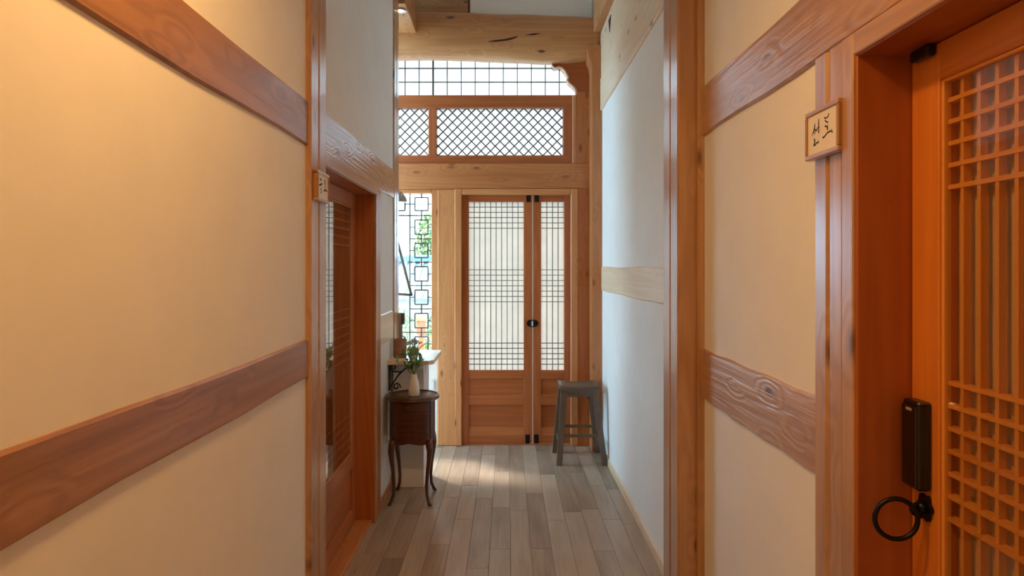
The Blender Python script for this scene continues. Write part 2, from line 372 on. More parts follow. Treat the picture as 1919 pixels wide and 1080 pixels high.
# ------------------------------------------------------------------ end wall
we = empty('wall_end', (0, D, 0), 'orange timber framed end wall around door and lattice windows', 'wall', kind='structure')
fz, fx, fy = wood('frame', 'z'), wood('frame', 'x'), wood('frame', 'y')
XL = -2.12
box('lintel_beam', XL, X_(1108, D), D-.02, D+.08, Z_(355, D), Z_(307, D), fx, we, .006)
pbox('post', 820, 853, 355, 836, D-.02, .18, wood('endpost', 'z'), we, .006)
pbox('jamb_board', 1081, 1108, 307, 836, D-.01, .17, fz, we, .003)
pbox('upright_board', 1079, 1108, 172, 307, D-.01, .17, fz, we, .003)
box('sill_panel', XL, X_(820, D), D, D+.14, 0, Z_(672, D), PLASTER, we, .003)
box('post', XL, X_(549, D), D-.02, D+.16, 0, Z_(355, D), fz, we, .004)
box('gable_plaster', XL, .95, D+.12, D+.2, 3.34, TOP, PLASTER, we, 0)
box('gable_board', XL, X_(878, D), D-.03, D+.12, 3.45, TOP, wood('beam', 'x'), we, .004)
# ceiling-side white board over the log
box('gable_panel', X_(880, D), .72, D-.01, D+.12, 3.45, TOP, CEIL, we, .01)
# corner post with a carved capital
cpx = [(1130, 836), (1130, 84), (1101, 84), (1102, 97), (1104, 108), (1108, 116), (1110, 128), (1110, 836)]
Yp = 4.96
prism('corner_post', [(.79, 0), (.79, Z_(84, Yp))] + [px(a, b_, Yp) for a, b_ in cpx[2:7]] + [(X_(1110, Yp), 0)], 'y', Yp, D+.16, fz, we)
# scalloped bracket under the log
br = [(1030, 100), (1110, 100), (1110, 175), (1081, 175), (1080, 170), (1078, 165), (1073, 160), (1067, 155), (1064, 151), (1066, 147), (1063, 140), (1059, 133), (1053, 127), (1046, 125), (1040, 127), (1036, 125)]
prism('carved_bracket', [px(a, b_, D) for a, b_ in br], 'y', D-.005, D+.10, wood('door', 'x'), we)
edge = [(1030, 107), (1036, 126), (1040, 128.5), (1046, 126.5), (1053, 128.5), (1058, 134), (1062, 141), (1064.5, 147), (1062, 151), (1066, 156.5), (1072, 161.5), (1077, 166), (1079, 171), (1079.5, 176)]
tube('bracket_moulding', [(px(a, b_, D)[0], D-.008, px(a, b_, D)[1]) for a, b_ in edge], .011, wood('pale', 'x'), we, 6)  # paler than the bracket: light on its edge is put into the colour
# crooked log beam
lg = [(-2.12, 101), (-1.5, 100), (X_(745, 4.98), 102), (X_(811, 4.98), 101), (X_(870, 4.98), 102), (X_(920, 4.98), 104), (X_(970, 4.98), 107), (X_(1022, 4.98), 110), (X_(1060, 4.98), 109), (X_(1100, 4.98), 106), (.79, 104)]
LOGY, LOGR = 5.13, .150
bm = bmesh.new(); rings = []; SEG = 22
def lerp_tab(tab, x):
    for (a, b_), (c, d_) in zip(tab, tab[1:]):
        if a <= x <= c:
            t = (x-a)/(c-a); t = t*t*(3-2*t); return b_+(d_-b_)*t
    return tab[-1][1]
tops = [(-2.12, 14), (X_(745, 4.98), 15), (X_(860, 4.98), 15), (X_(960, 4.98), 19), (X_(1060, 4.98), 23), (.79, 26)]
for i in range(41):
    x = -2.12+(.79+2.12)*i/40
    zb, zt = Z_(lerp_tab(lg, x), 5.0), Z_(lerp_tab(tops, x), 5.0)
    zc, rz = (zb+zt)/2, (zt-zb)/2
    ring = []
    for k in range(SEG):
        a = 2*math.pi*k/SEG; w = 1+.012*math.sin(3*a+x*4)+.008*math.sin(5*a-x*7)
        ca, sa = math.cos(a), math.sin(a)
        e = .75                                   # slightly squared log
        ring.append(bm.verts.new((x, LOGY+LOGR*w*math.copysign(abs(ca)**e, ca), zc+rz*(1 if abs(sa) > .99 else w)*math.copysign(abs(sa)**e, sa))))
    rings.append(ring)
for i in range(40):
    for k in range(SEG): bm.faces.new((rings[i][k], rings[i][(k+1) % SEG], rings[i+1][(k+1) % SEG], rings[i+1][k]))
bm.faces.new(rings[0]); bm.faces.new(rings[-1][::-1])
from_bm('log_beam', bm, wood('log', 'x'), (-.6, LOGY, 3.39), we, True)
def log_front(x, z):
    zb, zt = Z_(lerp_tab(lg, x), 5.0), Z_(lerp_tab(tops, x), 5.0); zc, rz = (zb+zt)/2, (zt-zb)/2
    sa = min(1, abs((z-zc)/rz))**(1/.75); return LOGY-LOGR*math.sqrt(1-sa*sa)**.75
CRK = plain('crack_dark', (66, 38, 26), .9)
for path in ([(915, 77.5), (930, 76.5), (945, 75), (958, 72.5), (970, 69)], [(985, 66), (1000, 64.5), (1015, 63)]):
    pts = [(X_(a, 4.985), log_front(X_(a, 4.985), Z_(b_, 4.985))+.0045, Z_(b_, 4.985)) for a, b_ in path]
    tube('log_crack', pts, [.004]+[.0085]*(len(pts)-2)+[.004], CRK, we, 6)
# ------------------------------------------------------------------ window 1: square grid transom under the log
YG = D+.03
w1 = empty('window_1', (0, YG, Z_(178, YG)), 'wide transom of square grid bars right under the crooked log beam', 'window', kind='structure')
bmat = {a: wood('bar', a) for a in 'xyz'}
pbox_x0 = XL
box('paper_pane', XL, X_(1084, YG), YG+.066, YG+.070, Z_(180, YG), Z_(96, YG), PAPER_U, w1, 0)
xg = 1048.4
while X_(xg, YG) > XL+.03:
    w = 3.2 if abs(xg-811.5) < 3 else 1.7
    box('lattice_bar', X_(xg-w/2, YG), X_(xg+w/2, YG), YG+.004, YG+.026, Z_(179, YG), Z_(98, YG), bmat['z'], w1, 0)
    xg -= 26.33
for yg in (127.3, 153.2):
    box('lattice_bar', XL, X_(1081, YG), YG+.006, YG+.024, Z_(yg+.85, YG), Z_(yg-.85, YG), bmat['x'], w1, 0)
# ------------------------------------------------------------------ window 2: diagonal lattice transom
w2 = empty('window_2', (0, YG, Z_(307, YG)), 'long transom of diagonal lattice in an orange wooden frame', 'window', kind='structure')
dx, dz = wood('door', 'x'), wood('door', 'z')
box('frame_rail', XL, X_(1079, D), D+.01, D+.09, Z_(202, D+.01), Z_(178, D+.01), dx, w2, .004)
box('frame_rail', XL, X_(1079, D), D+.01, D+.09, Z_(308, D+.01), Z_(291, D+.01), dx, w2, .004)
pbox('frame_stile', 1055, 1073, 201, 292, D+.012, .07, dz, w2, .003)
pbox('frame_moulding', 1073, 1080, 178, 307, D-.015, .09, wood('endpost', 'z'), w2, .004)
pbox('frame_stile', 803, 818, 201, 292, D+.012, .07, dz, w2, .003)
pbox('frame_stile', 551, 566, 201, 292, D+.012, .07, dz, w2, .003)
def diag(xa, xb, ya, yb, step, name='lattice_bar'):
    """diagonal bars clipped to a pixel rectangle on plane YG"""
    h = yb-ya; bars = []
    for sgn in (1, -1):
        c = xa-h - ((xa-h) % step) - step
        while c < xb+h:
            # line x = c + sgn*(y-ya)
            t0, t1 = 0, h
            if sgn == 1: t0 = max(t0, xa-c); t1 = min(t1, xb-c)
            else: t0 = max(t0, c-xb); t1 = min(t1, c-xa)
            if t1-t0 > 2:
                bars.append((c+sgn*t0, ya+t0, c+sgn*t1, ya+t1, sgn))
            c += step
    for (ax, ay, bx, by, sgn) in bars:
        A, B = px(ax, ay, YG), px(bx, by, YG)
        L_ = math.hypot(B[0]-A[0], B[1]-A[1])
        me = box_mesh(round(L_, 3), .012, .0092, bmat['x'], 0)
        o = link(name, me, ((A[0]+B[0])/2, YG+.012+(.006 if sgn > 0 else 0), (A[1]+B[1])/2), w2)
        o.rotation_euler = (0, -math.atan2(B[1]-A[1], B[0]-A[0]), 0)
diag(818, 1055, 202, 291, 17.85); diag(566, 803, 202, 291, 17.85)
pbox('paper_pane', 816, 1057, 200, 293, YG+.03, .004, PAPER_T, w2, 0)
pbox('paper_pane', 564, 805, 200, 293, YG+.03, .004, PAPER_T, w2, 0)
pbox('paper_pane', 470, 553, 200, 293, YG+.03, .004, PAPER_T, w2, 0)
# ------------------------------------------------------------------ window 3: openwork window with linked squares
w3 = empty('window_3', (X_(680, D), D, Z_(672, D)), 'tall clear window with linked square openwork beside the door post', 'window', kind='structure')
WY = D+.05
pbox('frame_stile', 808.5, 820.5, 355, 672, D-.008, .12, wood('endpost', 'z'), w3, .004)
pbox('frame_stile', 549, 553, 355, 672, D-.008, .12, wood('endpost', 'z'), w3, .004)
pbox('frame_rail', 553.2, 808.3, 355, 362, D-.008, .12, wood('endpost', 'x'), w3, .003)
pbox('frame_rail', 553.2, 808.3, 665, 673, D-.03, .15, wood('endpost', 'x'), w3, .003)
def wbar(xa, ya, xb, yb, w):
    h = w*1.25/2
    if abs(xa-xb) < .01: pbox('lattice_bar', xa-h, xa+h, ya, yb, WY, .016, bmat['z'], w3, 0)
    else: pbox('lattice_bar', xa, xb, ya-h, ya+h, WY, .016, bmat['x'], w3, 0)
CX = [811.5-43.4*i for i in range(7)]; CY = [361]+[404+43.8*i for i in range(7)]
wbar(CX[1], CY[0], CX[1], CY[7], 1.8); wbar(CX[5], CY[0], CX[5], CY[7], 1.8)
wbar(CX[6], CY[1], CX[0], CY[1], 1.8); wbar(CX[6], CY[6], CX[0], CY[6], 1.8)
for r in range(2, 6):
    wbar(CX[1], CY[r], CX[0], CY[r], 1.6); wbar(CX[6], CY[r], CX[5], CY[r], 1.6)
cells = [(c, r) for c in (0, 5) for r in range(7)] + [(c, r) for c in range(1, 5) for r in (0, 6)]
for c, r in cells:
    mx_, my_ = (CX[c]+CX[c+1])/2, (CY[r]+CY[r+1])/2
    hh = 12.4; hv = 12.2 if r == 0 else 13.4
    wbar(mx_-hh, my_-hv, mx_-hh, my_+hv, 2.0); wbar(mx_+hh, my_-hv, mx_+hh, my_+hv, 2.0)
    wbar(mx_-hh, my_-hv, mx_+hh, my_-hv, 2.0); wbar(mx_-hh, my_+hv, mx_+hh, my_+hv, 2.0)
    wbar(mx_, CY[r], mx_, my_-hv, 1.9); wbar(mx_, my_+hv, mx_, CY[r+1], 1.9)
    wbar(CX[c+1], my_, mx_-hh, my_, 1.4); wbar(mx_+hh, my_, CX[c], my_, 1.4)
pbox('glass_pane', 551, 811, 358, 668, WY+.03, .003, GLASS, w3, 0)
# ------------------------------------------------------------------ side window of the alcove (out of the picture, stretched upward to add daylight)
w4 = empty('window_4', (-2.2, 4.8, .5), 'unseen clear side window of the alcove behind the left wall, heightened for daylight', 'window', kind='structure')
box('sill_wall', -2.3, -2.12, 4.35, 5.3, 0, .3, PLASTER, w4, 0); box('head_wall', -2.3, -2.12, 4.35, 5.3, 3.8, TOP, PLASTER, w4, 0)
for a, b_ in ((4.35, 4.43), (5.13, 5.3)): box('frame_stile', -2.3, -2.12, a, b_, .3, 3.8, fz, w4, .004)
box('mullion', -2.23, -2.19, 4.76, 4.80, .3, 3.8, fz, w4, .004)
for zz in (1.2, 1.9, 2.6, 3.2): box('mullion', -2.23, -2.19, 4.43, 5.13, zz, zz+.03, fy, w4, .004)
box('glass_pane', -2.205, -2.200, 4.43, 5.13, .3, 3.8, GLASS, w4, 0)
# ------------------------------------------------------------------ door 1: end double door
d1 = empty('door_1', (X_(967, D), D, 0), 'orange wooden folding entrance door with slatted paper panes and panels', 'door', kind='structure')
cz, cx_ = wood('endpost', 'z'), wood('endpost', 'x')
pbox('casing', 852, 865, 354, 836, D-.035, .16, cz, d1, .005)
pbox('casing', 1070, 1083, 354, 836, D-.035, .16, cz, d1, .005)
pbox('casing', 865, 1070, 354, 365, D-.035, .10, cx_, d1, .005)
box('threshold', X_(865, D), X_(1070, D), D-.0, D+.12, 0, .010, dx, d1, .002)
LY = D+.02
def leaf(xa, xb, ga, gb, vbars):
    lf = tag(link('door_leaf', None, (X_((xa+xb)/2, LY), LY, .012), d1))
    P = lambda n, a, b_, c, d_, off, dep, m, bv=.003: box(n, X_(a, LY), X_(b_, LY), LY+off, LY+off+dep, max(Z_(d_, LY), .012), Z_(c, LY), m, lf, bv)
    P('stile', xa, ga, 365, 834, 0, .04, dz); P('stile', gb, xb, 365, 834, 0, .04, dz)
    P('rail', ga, gb, 365, 378, 0, .04, dx); P('rail', ga, gb, 694.5, 710, 0, .04, dx)
    P('rail', ga, gb, 741, 760, 0, .04, dx); P('rail', ga, gb, 816, 834, 0, .04, dx)
    P('panel', ga, gb, 710, 741, .014, .02, dx, 0); P('panel', ga, gb, 760, 816, .027, .012, dx, 0)
    # sloping weathered bead at the foot of each panel
    for yb, hgt in ((816, 14),):
        z0, z1 = Z_(yb, LY), Z_(yb-hgt, LY)
        prism('panel_bead', [(LY+.002, z0), (LY+.0275, z0), (LY+.0275, z1)], 'x', X_(ga, LY), X_(gb, LY), dx, lf)
    P('paper_pane', ga-1, gb+1, 377, 695.5, .024, .002, PAPER, 0)
    for vb in vbars: P('lattice_bar', vb-.62, vb+.62, 378, 694.5, .008, .014, bmat['z'], 0)
    hb = [388+9.93*i for i in range(5)]+[506+10*i for i in range(7)]+[643.6+9.93*i for i in range(5)]
    for y in hb: P('lattice_bar', ga, gb, y-.55, y+.55, .006, .014, bmat['x'], 0)
    return lf
l1 = leaf(865.5, 996.5, 878.3, 981.5, [888.5+10.3*i for i in range(9)])
l2 = leaf(999, 1069.5, 1014, 1057, [1025+10.6*i for i in range(3)])
box('edge_strip', X_(996.6, LY), X_(998.9, LY), LY+.004, LY+.03, .012, Z_(365, LY), plain('pale_strip', (226, 214, 196), .4), d1, .001)
def hinge(xc, ya, yb, par):
    o = pbox('iron_bolt_plate', xc-4.2, xc+4.2, ya, yb, LY-.006, .006, BLACK, par, .002)
    zc = Z_((ya+yb)/2, LY)
    for zz in (Z_(ya+2, LY), Z_(yb-2, LY)):
        box('rivet', X_(xc, LY)-.006, X_(xc, LY)+.006, LY-.010, LY-.006, zz-.006, zz+.006, BLACK, par, .002)
for xc, lf in ((990.5, l1), (1006, l2)): hinge(xc, 364.5, 379, lf)
for xc, lf in ((988.5, l1), (1005, l2)): hinge(xc, 815, 832, lf)
lx, lz = px(997.8, 606, LY)
lock = link('ring_latch', None, (lx, LY, lz), d1); lock['label'] = 'black iron lobed latch plate with pale centre'
for sx in (-1, 1):
    bm = bmesh.new()
    bmesh.ops.create_circle(bm, cap_ends=True, radius=1, segments=16)
    bmesh.ops.scale(bm, vec=(.026, .030, 1), verts=bm.verts)
    r_ = bmesh.ops.extrude_face_region(bm, geom=bm.faces[:]); bmesh.ops.translate(bm, vec=(0, 0, .006), verts=[v for v in r_['geom'] if isinstance(v, bmesh.types.BMVert)])
    bmesh.ops.rotate(bm, matrix=Matrix.Rotation(math.pi/2, 3, 'X'), verts=bm.verts)
    bmesh.ops.translate(bm, vec=(lx+sx*.022, LY-.001, lz), verts=bm.verts)
    from_bm('latch_plate', bm, BLACK, (lx+sx*.022, LY, lz), lock)
    tube('latch_loop', [(lx+sx*(.030+.016*math.cos(a)), LY-.012, lz+.020*math.sin(a)) for a in [2*math.pi*k/12 for k in range(13)]], .0045, BLACK, lock, 6)
box('latch_pin', lx-.006, lx+.006, LY-.018, LY-.004, lz-.022, lz+.018, plain('pale_steel', (200, 204, 210), .3, metal=.6), lock, .002)
tube('latch_arch', [(lx+.028*math.cos(a), LY-.012, lz+.028*math.sin(a)) for a in [2*math.pi*k/20 for k in range(21)]], .004, BLACK, lock, 6)

# ------------------------------------------------------------------ side room doors
def lattice_door(parent, xf, s, y0, y1, z1, pre):
    """door leaf whose front face is at x = xf; s=+1 when the room lies at larger x"""
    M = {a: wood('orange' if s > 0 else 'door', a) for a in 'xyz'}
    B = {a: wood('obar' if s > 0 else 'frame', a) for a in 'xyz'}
    bx = lambda n, a0, a1, ya, yb, za, zb, m, bv=.003: box(n, xf+s*a0, xf+s*a1, ya, yb, za, zb, m, parent, bv)
    st = .085; la, lb = y0+st, y1-st; zt, zb_ = z1-.078, .43
    bx('stile', 0, .045, y0, la, .025, z1, M['z']); bx('stile', 0, .045, lb, y1, .025, z1, M['z'])
    bx('rail', 0, .045, la, lb, zt, z1, M['y']); bx('rail', 0, .045, la, lb, .35, zb_, M['y']); bx('rail', 0, .045, la, lb, .025, .11, M['y'])
    bx('panel', .014, .034, la, lb, .11, .35, M['y'], 0)
    for ya, yb in ((la, la+.008), (lb-.008, lb)): bx('bead', .004, .022, ya, yb, zb_, zt, B['z'], .002)
    bx('bead', .004, .022, la+.008, lb-.008, zt-.008, zt, B['y'], .002); bx('bead', .004, .022, la+.008, lb-.008, zb_, zb_+.008, B['y'], .002)
    n = max(2, round((lb-la)/.0432)); sp = (lb-la)/n
    for i in range(1, n): bx('lattice_bar', .016, .030, lb-i*sp-.0045, lb-i*sp+.0045, zb_, zt, B['z'], 0)
    rows = [zt-.0445*i for i in range(1, 6)]+[1.262-.0465*i for i in range(7)]+[zb_+.0455*i for i in range(1, 6)]
    for z in rows: bx('lattice_bar', .014, .032, la, lb, z-.0045, z+.0045, B['y'], 0)
    bx('glass_pane', .010, .012, la, lb, zb_, zt, GLASS, 0)
    bx('backing_paper', .040, .042, la, lb, zb_, zt, PAPER_IN, 0)
# left door
d2 = empty('door_2', (-.895, 3.07, 0), 'orange lattice door recessed in the left wall', 'door', kind='structure')
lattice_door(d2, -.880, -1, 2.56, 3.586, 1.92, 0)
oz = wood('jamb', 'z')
box('door_post', -.95, -.778, 3.588, 3.785, 0, 1.975, wood('door', 'z'), d2, .004)
box('casing', -.95, -.768, 2.50, 2.56, 0, 1.975, wood('door', 'z'), d2, .003)
box('casing', -.95, -.768, 2.56, 3.588, 1.922, 1.975, wood('door', 'y'), d2, .003)
box('casing_trim', -.778, -.764, 3.588, 3.62, .0, 1.924, wood('post', 'z'), d2, .003)
box('casing_trim', -.770, -.756, 2.50, 3.62, 1.925, 1.985, wood('post', 'y'), d2, .003)
box('threshold', -.95, LF, 2.56, 3.588, -.012, .022, wood('frame', 'y'), d2, .003)
box('door_backing', -1.0, -.96, 2.50, 4.4, 0, 2.2, PAPER_IN, d2, 0)
# right door
d3 = empty('door_3', (.89, .9, 0), 'orange glazed lattice door recessed in the right wall', 'door', kind='structure')
lattice_door(d3, .89, 1, .44, 1.350, 1.963, 0)
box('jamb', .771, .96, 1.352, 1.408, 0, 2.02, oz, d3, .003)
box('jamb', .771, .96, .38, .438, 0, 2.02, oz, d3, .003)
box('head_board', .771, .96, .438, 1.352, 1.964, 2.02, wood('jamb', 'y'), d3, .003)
box('casing_trim', .765, .774, 1.358, 1.404, 0, 2.018, wood('post', 'z'), d3, .003)
box('casing_trim', .765, .774, .40, 1.356, 1.968, 2.018, wood('rough', 'y'), d3, .003)
box('threshold', RN, .96, .438, 1.352, -.012, .022, wood('frame', 'y'), d3, .003)
box('door_backing', .965, 1.0, .3, 1.5, 0, 2.1, PAPER_IN, d3, 0)
ds = box('magnetic_catch', .868, .889, 1.268, 1.325, 1.938, 1.962, BLACKP, d3, .004)
# electronic lock
lk = empty('door_lock', (.89, 1.31, 1.03), 'black electronic door lock box on the orange door stile', 'door lock')
box('lock_body', .861, .8898, 1.284, 1.336, 1.028, 1.215, BLACKP, lk, .004)
box('lock_cover', .857, .8615, 1.287, 1.333, 1.034, 1.205, plain('gloss_black', (5, 5, 6), .12, coat=.6), lk, .002)
box('lock_emblem', .8565, .8572, 1.300, 1.318, 1.194, 1.200, plain('pale_steel', (200, 204, 210), .3, metal=.6), lk, 0)
# ring pull
rp = empty('ring_pull', (.89, 1.305, .985), 'black iron ring pull with flower rosette on the orange door', 'door handle')
bm = bmesh.new(); n = 36; pts = []
for k in range(n):
    a = 2*math.pi*k/n; r_ = .024*(1+.13*math.cos(6*a)); pts.append((1.300+r_*.85*math.cos(a), .990+r_*1.12*math.sin(a)))
prism('rosette', pts, 'x', .8895, .882, BLACK, rp)
bm = bmesh.new(); bmesh.ops.create_uvsphere(bm, u_segments=12, v_segments=8, radius=.012); bmesh.ops.translate(bm, vec=(.879, 1.300, .990), verts=bm.verts)
from_bm('boss', bm, BLACK, (.879, 1.300, .990), rp, True)
tube('eye_loop', [(.868+.011*math.cos(a), 1.300, .986+.011*math.sin(a)) for a in [2*math.pi*k/14 for k in range(15)]], .0045, BLACK, rp, 8)
bm = bmesh.new(); rc = Vector((.822, 1.296, .967)); R_ = .0425; seg = 40; ri = []
ax1 = Vector((1, -.12, .0)).normalized(); ax2 = Vector((0, 0, 1)); axn = ax1.cross(ax2)
for k in range(seg):
    a = 2*math.pi*k/seg; d_ = ax1*math.cos(a)+ax2*math.sin(a)
    ri.append([bm.verts.new(rc+d_*(R_+.0052*math.cos(2*math.pi*j/10))+axn*.0052*math.sin(2*math.pi*j/10)) for j in range(10)])
for k in range(seg):
    for j in range(10): bm.faces.new((ri[k][j], ri[(k+1) % seg][j], ri[(k+1) % seg][(j+1) % 10], ri[k][(j+1) % 10]))
from_bm('ring', bm, BLACK, rc, rp, True)
# ------------------------------------------------------------------ name plates with brush lettering
def brush(bm, pts, conv):
    """brush stroke: list of (u, v, half width); conv maps (u, v) -> world"""
    L_, R2 = [], []
    for i, (u, v, w) in enumerate(pts):
        a, b_ = pts[max(i-1, 0)], pts[min(i+1, len(pts)-1)]
        tx, ty = b_[0]-a[0], b_[1]-a[1]; l = math.hypot(tx, ty) or 1
        L_.append(bm.verts.new(conv(u-ty/l*w, v+tx/l*w))); R2.append(bm.verts.new(conv(u+ty/l*w, v-tx/l*w)))
    for i in range(len(pts)-1): bm.faces.new((L_[i], L_[i+1], R2[i+1], R2[i]))
def name_plate(xw, xf, s, y0, y1, z0, z1, strokes, label, flip):
    """s: direction the plate faces along x; u runs left to right for the reader, 0..1; v up"""
    t = empty('name_plate', (xw, (y0+y1)/2, z0), label, 'sign', 'name plates on the door posts')
    fr = wood('beam', 'y'); frz = wood('beam', 'z'); b_ = .012
    X = lambda d: xw+s*d
    th = abs(xf-xw)
    box('backboard', xw, X(th-.006), y0+.004, y1-.004, z0+.004, z1-.004, fr, t, .001)
    box('frame_rail', X(.001), X(th), y0, y1, z1-b_, z1, wood('rough', 'y'), t, .002); box('frame_rail', X(.001), X(th), y0, y1, z0, z0+b_, wood('rough', 'y'), t, .002)
    box('frame_stile', X(.001), X(th), y0, y0+b_*.8, z0+b_, z1-b_, frz, t, .002); box('frame_stile', X(.001), X(th), y1-b_*.8, y1, z0+b_, z1-b_, frz, t, .002)
    box('face', X(th-.0065), X(th-.004), y0+b_*.8, y1-b_*.8, z0+b_, z1-b_, SIGNFACE, t, 0)
    bm = bmesh.new(); xt = X(th-.0036)
    ya, yb = (y0+b_*.8, y1-b_*.8); za, zb = z0+b_, z1-b_
    conv = (lambda u, v: (xt, yb-(yb-ya)*u, za+(zb-za)*v)) if flip else (lambda u, v: (xt, ya+(yb-ya)*u, za+(zb-za)*v))
    for st in strokes: brush(bm, st, conv)
    from_bm('lettering', bm, INK, (xt, (ya+yb)/2, (za+zb)/2), t)
    return t
S = .018
seon = [  # first syllable
 [(.25, .78, .010), (.24, .68, .018), (.20, .58, .016), (.14, .47, .006)],
 [(.23, .66, .010), (.28, .60, .018), (.34, .57, .012)],
 [(.19, .56, .008), (.27, .60, .016), (.24, .50, .012)],
 [(.31, .60, .012), (.38, .655, .016)],
 [(.39, .86, .010), (.385, .74, .017), (.39, .60, .015), (.385, .49, .018)],
 [(.23, .40, .018), (.25, .31, .020), (.21, .21, .020), (.25, .22, .020), (.33, .27, .020), (.38, .25, .024), (.37, .31, .010)],
]
do_ = [   # second syllable
 [(.58, .83, .016), (.62, .78, .020), (.70, .80, .018), (.74, .87, .014)],
 [(.60, .75, .012), (.66, .68, .018), (.72, .66, .012)],
 [(.60, .61, .020), (.66, .56, .020), (.69, .62, .008)],
 [(.68, .58, .016), (.69, .47, .018)],
 [(.52, .34, .026), (.57, .33, .022), (.68, .41, .020), (.80, .42, .022), (.85, .36, .022), (.82, .46, .006)],
]
name_plate(.775, .755, -1, 1.400, 1.556, 1.766, 1.886, seon+do_, 'wooden name plate with two brushed syllables on the post beside the ring-pull door', True)
geum = [
 [(.15, .80, .012), (.26, .82, .030), (.34, .74, .032)],
 [(.26, .80, .024), (.20, .70, .020)],
 [(.10, .50, .028), (.24, .58, .040), (.42, .63, .032)],
 [(.30, .60, .022), (.27, .48, .026)],
 [(.22, .36, .026), (.30, .42, .034), (.32, .28, .034), (.26, .20, .028)],
]
oh = [
 [(.66, .86, .014), (.62, .76, .028), (.66, .66, .024), (.76, .70, .028), (.74, .82, .020), (.66, .85, .014)],
 [(.70, .64, .024), (.70, .46, .028)],
 [(.56, .34, .030), (.70, .42, .038), (.88, .41, .034), (.90, .36, .016)],
]
name_plate(LP, LP+.021, 1, 2.322, 2.470, 1.752, 1.868, geum+oh, 'small wooden name plate with brushed syllables on the dark-edged post beside the left lattice door', False)
# ------------------------------------------------------------------ beam with spotlight over the alcove opening
hb = empty('trim_1', (-.84, 4.7, 3.40), 'orange timber header beam carrying a small spotlight', 'beam', kind='structure')
box('beam', -.95, -.735, 4.43, 4.985, 3.40, 3.78, wood('log', 'y'), hb, .004)
sp = empty('spotlight', (-.787, 4.54, 3.40), 'small round recessed spotlight under the header beam', 'spotlight')
from_bm('trim_ring', lathe_bm([(.020, 3.399), (.042, 3.399), (.045, 3.394), (.040, 3.388), (.030, 3.390), (.022, 3.396)], -.787, 4.54, 20), plain('chrome', (200, 196, 190), .2, metal=.9), (-.787, 4.54, 3.394), sp, True)
from_bm('bulb', lathe_bm([(.024, 3.394), (.022, 3.389), (.012, 3.386)], -.787, 4.54, 16), emit_mat('bulb_glow', (255, 236, 205), 6), (-.787, 4.54, 3.39), sp, True)
# ------------------------------------------------------------------ warm ceiling lamps of the near bay
def ceiling_lamp(x, y, watts, label):
    t = empty('ceiling_lamp', (x, y, LOWC), label, 'lamp', 'warm ceiling lamps of the near bay')
    from_bm('base_ring', lathe_bm([(.13, LOWC-.001), (.135, LOWC-.02), (.12, LOWC-.028)], x, y, 28), plain('white_metal', (225, 222, 216), .4), (x, y, LOWC-.015), t, True)
    from_bm('diffuser', lathe_bm([(.118, LOWC-.029), (.112, LOWC-.045), (.08, LOWC-.055), (.02, LOWC-.058)], x, y, 28), emit_mat('lamp_diffuser', (255, 200, 130), 3), (x, y, LOWC-.045), t, True)
    l = bpy.data.lights.new('ceiling_lamp_light', 'AREA'); l.shape = 'DISK'; l.size = .24; l.energy = watts; l.color = (1, .54, .17)
    o = bpy.data.objects.new('ceiling_lamp_light', l); COL.objects.link(o); o.parent = t; o.location = (0, 0, -.07)
ceiling_lamp(-.3, 1.0, 15.5, 'warm round ceiling lamp over the lattice door on the right')
ceiling_lamp(-.1, -.75, 4, 'warm round ceiling lamp near the back wall')
# ------------------------------------------------------------------ white pier and shelf
pier = tag(box('pier', -.774, -.563, 4.165, 4.43, 0, .845, WHITE, bevel=.004), 'white boxed pier standing behind the mahogany side table', 'pier')
shelf = empty('wall_shelf', (-.64, 4.3, .85), 'small wooden wall shelf on a black scroll bracket above the side table', 'shelf')
prism('shelf_board', [(LF, 4.04), (-.515, 4.04), (-.486, 4.07), (-.486, 4.55), (-.50, 4.565), (-.775, 4.565), (-.775, 4.435), (LF, 4.435)], 'z', .853, .880, wood('pale', 'y'), shelf)
br_y = 4.085
def spiral(cx, cz, r0, r1, a0, a1, n=22): return [(cx+(r0+(r1-r0)*i/n)*math.cos(a0+(a1-a0)*i/n), br_y, cz+(r0+(r1-r0)*i/n)*math.sin(a0+(a1-a0)*i/n)) for i in range(n+1)]
bk = link('scroll_bracket', None, (-.775, br_y, .69), shelf); bk['label'] = 'black wrought iron scroll bracket'
box('stem', -.786, -.776, br_y-.006, br_y+.006, .675, .852, BLACK, bk, .001)
box('top_bar', -.776, -.56, br_y-.006, br_y+.006, .845, .852, BLACK, bk, .001)
tube('scroll', [(-.772, br_y, .70), (-.755, br_y, .73), (-.725, br_y, .775), (-.690, br_y, .81), (-.660, br_y, .835), (-.650, br_y, .846)], .0055, BLACK, bk, 6)
tube('scroll', [(-.690, br_y, .806), (-.715, br_y, .797), (-.745, br_y, .802)]+spiral(-.755, .828, .027, .007, -math.pi*.45, -math.pi*2.6), .0050, BLACK, bk, 6)
tube('scroll', spiral(-.735, .700, .026, .006, -.2, math.pi*2.3), .0050, BLACK, bk, 6)
